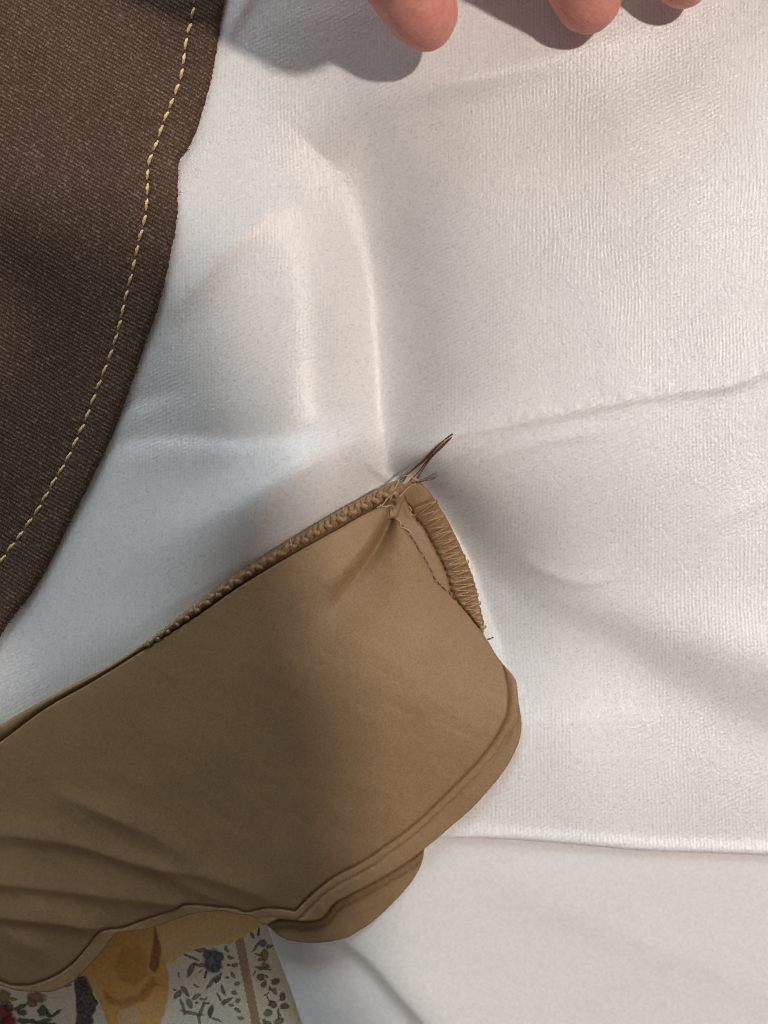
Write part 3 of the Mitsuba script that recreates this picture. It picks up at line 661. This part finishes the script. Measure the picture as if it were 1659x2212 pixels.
# the folded edge of the front panel is caught down with dark stitches
fr = curve(F_RIGHT[:8], 2); frs = np.r_[0, np.cumsum(np.linalg.norm(np.diff(fr, axis=0), axis=1))]
s = 6.0
while s < frs[-1] - 10:
    t = np.linspace(0, 1, 5); ln = rng.uniform(6, 11); c = at_len(s + t * ln, fr, frs) + np.array([1.5, -1.0]) + rng.normal(0, 0.8, (5, 2))
    put(nkey('pocket_bag__edge_stitch'), tube(world(c, fz(c) - 2 + 2.0 * np.sin(np.pi * t), 12), rng.uniform(0.9, 1.4) * S, 5), 'm_seam_thread' if rng.random() < 0.75 else 'm_light_thread', uv=False)
    s += ln + rng.uniform(3, 9)
# small running stitches in the seam of the allowance
s = 2.0
while s < L - 4:
    t = np.linspace(0, 1, 5); c = at_len(s + t * 8, Z_SEAM, zseg)
    put(nkey('pocket_bag__seam_stitch'), tube(world(c, flap_z(c) + 2.2 * np.sin(np.pi * t), 8), 1.1 * S, 5), 'm_seam_thread', uv=False)
    s += 11.5

# overlocked edge along the top
O_TOP = [(-240, 1668), (-100, 1618), (0, 1566), (60, 1531), (150, 1482), (250, 1430), (330, 1376), (420, 1306), (500, 1246), (600, 1181), (700, 1120), (800, 1064), (845, 1040), (866, 1033)]
ot = curve(O_TOP, 3); ft = curve(F_TOP, 3)
op = Polygon([tuple(a) for a in ot] + [(880, 1060)] + [tuple(a + np.array([12, 30])) for a in ft[::-1]]).buffer(0)
op = max(getattr(op, 'geoms', [op]), key=lambda a: a.area)
def over_z(p):
    d = cKDTree(ft).query(p)[0]; e = cKDTree(ot).query(p)[0]
    t = e / (d + e + 1e-6)
    z = np.maximum(hws(p) * 0.6 + 8, hw(p) + 8)
    z = np.minimum(z, fz(p) + 2)
    return np.maximum(z + 7 * np.sin(np.pi * np.clip(t, 0, 1)) ** 0.7 - 9 * np.exp(-(d / 5) ** 2), hw(p) + 2)
put('pocket_bag__top_seam', sheet(op, over_z, 3.0, 7, 6, 8, edge=3.0), 'm_tan')
ball = trimesh.creation.icosphere(subdivisions=2)
bv = np.asarray(ball.vertices); lump = bv * (1 + 0.10 * np.sin(bv[:, :1] * 5 + 1) * np.cos(bv[:, 1:2] * 4))
knot = mikit.ply((lump * S, np.asarray(ball.faces)), 'm_tan_thread', smooth=True)
oseg = np.r_[0, np.cumsum(np.linalg.norm(np.diff(ot, axis=0), axis=1))]
s = oseg[-1] - 8; k = 0
while s > oseg[-1] - 660:
    f = (oseg[-1] - s) / 660
    c = at_len(np.array([s]), ot, oseg)[0]
    e = ft[cKDTree(ft).query(c)[1]]
    wdt = np.linalg.norm(e - c)
    n_ = (e - c) / wdt; tg = np.array([n_[1], -n_[0]])
    m = c + n_ * (wdt * (0.40 if k % 2 else 0.56)) + rng.normal(0, 0.8, 2)
    zc = over_z(m[None])[0] + 5.0
    ang = math.degrees(math.atan2(-(tg[1]), tg[0])) + (38 if k % 2 else -30) + rng.normal(0, 9)
    sz = np.interp(f, [0, 0.5, 1], [1.0, 0.92, 0.6]) * rng.uniform(0.9, 1.1)
    w = world(m, zc, 8)
    scene[nkey('pocket_bag__overlock_stitch')] = {**knot, 'to_world': T().translate([float(a) for a in w]) @ T().rotate([0, 0, 1], ang) @ T().scale([11.5 * sz, 7.0 * sz, 7.5 * sz])}
    # a thread laid over the edge between two loops
    t = np.linspace(0, 1, 7)[:, None]
    a = c - n_ * 1 + tg * 4; b = c + n_ * wdt * 0.85 - tg * 6
    cc = a + (b - a) * t
    put(nkey('pocket_bag__overlock_thread'), tube(world(cc, over_z(cc) + 5.5 + 3.0 * np.sin(np.pi * t[:, 0]), 8), 1.2 * S, 5), 'm_pale_thread' if k % 9 == 0 else 'm_tan_thread', uv=False)
    s -= np.interp(f, [0, 1], [15.5, 12.5]); k += 1

# stray threads at the tack
def stray(key, pts, mat, r=1.1, **lab):
    c = curve(pts, 3)
    tz = c[:, 2]
    put(key, tube(world(c[:, :2], tz, 10), r * S * np.linspace(1, 0.75, len(c)), 6), mat, uv=False, **lab)
def zt(p, up): return tuple(p) + (float(max(hw(np.array([p]))[0], -60) + up),)
for pts in ([(490, 640), (520, 655), (560, 648), (585, 655)], [(560, 660), (565, 690), (560, 712), (582, 708)], [(600, 740), (630, 765), (625, 785), (665, 800), (705, 835)],
            [(640, 455), (680, 450), (720, 470), (745, 490)], [(620, 590), (650, 560), (690, 520), (730, 500)], [(470, 660), (510, 640), (540, 600), (600, 560)], [(680, 650), (700, 680), (690, 700), (730, 712)]):
    q = [c4(*a) for a in pts]
    stray(nkey('pocket_bag__stray_thread'), [tuple(a) + (float(max(hw(np.array([a]))[0] + 20, fz(np.array([a]))[0] + 4)),) for a in q], 'm_pale_thread', 1.0)
labels['tacking_thread'] = {'label': 'dark brown thread tails pulling the pale cloth to the pocket corner', 'category': 'thread'}
tr = np.random.default_rng(21)
TUFT = ([(640, 480, 16), (700, 415, 14), (790, 340, 10), (880, 250, 7), (945, 195, 3), (968, 178, 1)],
        [(740, 465, 16), (775, 410, 15), (830, 330, 12), (900, 262, 9), (958, 205, 4)],
        [(690, 480, 18), (745, 430, 17), (790, 370, 14), (850, 300, 11), (940, 215, 6)],
        [(730, 490, 18), (780, 480, 20), (830, 470, 16), (872, 458, 12)],
        [(745, 480, 18), (800, 462, 22), (850, 440, 18), (884, 452, 12)])
for k in range(11):
    base = TUFT[k % 3] if k < 8 else TUFT[3 + k % 2]
    jit = tr.normal(0, 4.0 if k < 8 else 6, (len(base), 2)) * np.linspace(1, 0.75, len(base))[:, None]
    cut = tr.uniform(0.7, 1.03) if k > 2 else 1.0
    q = [(a + j_[0], b + j_[1], u + tr.normal(0, 1.5)) for (a, b, u), j_ in zip(base, jit)]
    q[-1] = tuple(np.array(q[-2]) + (np.array(q[-1]) - np.array(q[-2])) * cut)
    stray(nkey('tacking_thread__strand'), [zt(c4(a, b), u) for a, b, u in q], 'm_dark_thread', tr.uniform(0.9, 1.5))
stray('black_lint', [zt((1058, 1387), 9), zt((1064, 1386), 8), zt((1072, 1382), 7)], 'm_black_thread', 1.7, label='tiny black lint hair beside the right edge of the tan pocket', category='lint')

# ------------------------------------------------------------------ hand reaching in
def W(x, y, z):
    f = 1 - z * S / D
    return np.array([(x - CX) * S * f, (CY - y) * S * f, z * S])
def sph(c, r):
    return m3.Manifold.sphere(r * S, 24).translate(list(map(float, c)))
def hull(ch):
    out = []
    for (a, ra), (b, rb) in zip(ch[:-1], ch[1:]):
        out.append(m3.Manifold.batch_hull([sph(a, ra), sph(b, rb)]))
    return out
def pulp(c, d, r):
    """a fingertip: slightly flattened and drawn out along d."""
    return [(c, r), (c + d * 16 * S, r * 0.86)]
parts = []
KN = {'index': W(660, -620, 430), 'middle': W(930, -680, 430), 'ring': W(1170, -680, 400), 'little': W(1390, -600, 360)}
CH = {
    'index': [(KN['index'], 92), (W(730, -330, 360), 88), (W(822, -125, 245), 88), (W(886, -28, 180), 85), (W(912, 22, 160), 74), (W(919, 48, 150), 58)],
    'middle': [(KN['middle'], 96), (W(1080, -380, 330), 88), (W(1205, -150, 180), 84), (W(1262, -38, 106), 80), (W(1270, -4, 92), 70), (W(1272, 14, 86), 55)],
    'ring': [(KN['ring'], 92), (W(1310, -390, 290), 84), (W(1425, -190, 150), 78), (W(1468, -86, 95), 74), (W(1474, -56, 86), 66), (W(1477, -40, 82), 54)],
    'little': [(KN['little'], 80), (W(1520, -400, 230), 72), (W(1620, -260, 130), 68), (W(1660, -190, 85), 62), (W(1668, -165, 76), 52)],
}
for ch in CH.values():
    parts += hull(ch)
wrist = [(W(960, -1420, 470), 190), (W(1140, -1420, 440), 190)]
palm = [sph(KN['index'], 100), sph(KN['middle'], 104), sph(KN['ring'], 100), sph(KN['little'], 90)]
parts.append(m3.Manifold.batch_hull(palm + [sph(c, r) for c, r in wrist]))
parts.append(m3.Manifold.batch_hull([sph(c, r) for c, r in wrist] + [sph(W(930, -2500, 560), 250), sph(W(1190, -2500, 520), 260)]))
parts += hull([(W(860, -1250, 470), 170), (W(560, -900, 560), 130), (W(520, -560, 620), 100), (W(800, -380, 540), 110), (W(930, -250, 500), 96)])
hand = m3.Manifold.batch_boolean(parts, m3.OpType.Add).refine_to_length(16 * S)
hm = hand.to_mesh()
ht = trimesh.Trimesh(np.array(hm.vert_properties[:, :3]), np.array(hm.tri_verts), process=True)
ht.merge_vertices()
trimesh.smoothing.filter_taubin(ht, lamb=0.5, nu=0.52, iterations=24)
hv = np.asarray(ht.vertices)
hn = np.asarray(ht.vertex_normals)
hv = hv + hn * ((meshkit.fbm(hv / 0.006, 2, seed=1) - 0.5) * 0.0006)[:, None]
def skin_colour(p, n, uv):
    x, y, z = p.x / MM, p.y / MM, p.z / MM
    b = fbm(x * 0.22, y * 0.22, z * 0.22, 3)
    m = noise(x * 1.6, y * 1.6, z * 1.6)
    return mix((0.58, 0.19, 0.155), (0.76, 0.36, 0.295), 0.55 * b + 0.45 * m)
def skin_bump(p, n, uv):
    x, y, z = p.x / MM, p.y / MM, p.z / MM
    w = fbm(x * 0.3, y * 0.3, z * 0.3, 2)
    return MM * (0.035 * dr.sin(2 * math.pi * (x * 0.4 + y * 1.3 + z * 0.9 + 3 * w)) + 0.03 * noise(x * 1.8, y * 1.8, z * 1.8))
scene['m_skin'] = two(bump(skin_bump, 1e-4, {'type': 'principled', 'base_color': mikit.proc(skin_colour), 'roughness': 0.48, 'specular': 0.4, 'sheen': 0.15}))
put('person', (hv, np.asarray(ht.faces)), 'm_skin', label='bare hand reaching in from above with three fingertips over the pale cloth', category='person')

# ------------------------------------------------------------------ the phone that takes the picture
ph = m3.CrossSection.square([0.0715 - 0.018, 0.147 - 0.018], True).offset(0.009, m3.JoinType.Round, 2.0, 48)
body = m3.Manifold.extrude(ph, 0.0078)
bm = body.to_mesh()
pv = np.array(bm.vert_properties[:, :3])
pv = pv + np.array([0.004, 0.058, 0.0])
ca, sa = math.cos(math.radians(13)), math.sin(math.radians(13))
pv = pv @ np.array([[ca, sa, 0], [-sa, ca, 0], [0, 0, 1]]) + np.array([0.0, 0.0, D + 0.0012])
scene['m_phone'] = two({'type': 'principled', 'base_color': {'type': 'rgb', 'value': [0.03, 0.03, 0.035]}, 'roughness': 0.4})
put('phone', (pv, np.array(bm.tri_verts)), 'm_phone', smooth=30, uv=False, label='dark phone held level above the cloth taking the picture', category='phone')

# the photographer's arm, holding the phone from below
def mm(x, y, z): return np.array([x + 50, y + 17, z]) * 0.001
def sm(c, r): return m3.Manifold.sphere(r * 0.001, 24).translate(list(map(float, c)))
arm = [m3.Manifold.batch_hull([sm(mm(330, -330, 350), 46), sm(mm(150, -120, 340), 31)]),
       m3.Manifold.batch_hull([sm(mm(150, -120, 340), 31), sm(mm(62, -60, 338), 22), sm(mm(100, -50, 338), 22)]),
       m3.Manifold.batch_hull([sm(mm(62, -60, 338), 22), sm(mm(100, -50, 338), 22), sm(mm(70, 30, 338), 13), sm(mm(103, 12, 338), 13)])]
for a, b, c in (((103, 12, 338), (93, 70, 342), (60, 84, 332)), ((98, 26, 338), (84, 90, 342), (52, 98, 332)), ((84, 30, 338), (62, 70, 346), (34, 66, 330)), ((70, 30, 338), (50, 50, 346), (30, 44, 328))):
    arm += [m3.Manifold.batch_hull([sm(mm(*a), 12), sm(mm(*b), 10)]), m3.Manifold.batch_hull([sm(mm(*b), 10), sm(mm(*c), 8)])]
arm += [m3.Manifold.batch_hull([sm(mm(70, -50, 336), 15), sm(mm(48, -20, 325), 11)]), m3.Manifold.batch_hull([sm(mm(48, -20, 325), 11), sm(mm(28, 10, 322), 9)])]
am = m3.Manifold.batch_boolean(arm, m3.OpType.Add).refine_to_length(0.005).to_mesh()
at_ = trimesh.Trimesh(np.array(am.vert_properties[:, :3]), np.array(am.tri_verts), process=True)
trimesh.smoothing.filter_taubin(at_, lamb=0.5, nu=0.52, iterations=12)
put('person_001', (np.asarray(at_.vertices), np.asarray(at_.faces)), 'm_skin', label='bare forearm and hand of the photographer gripping the phone', category='person')
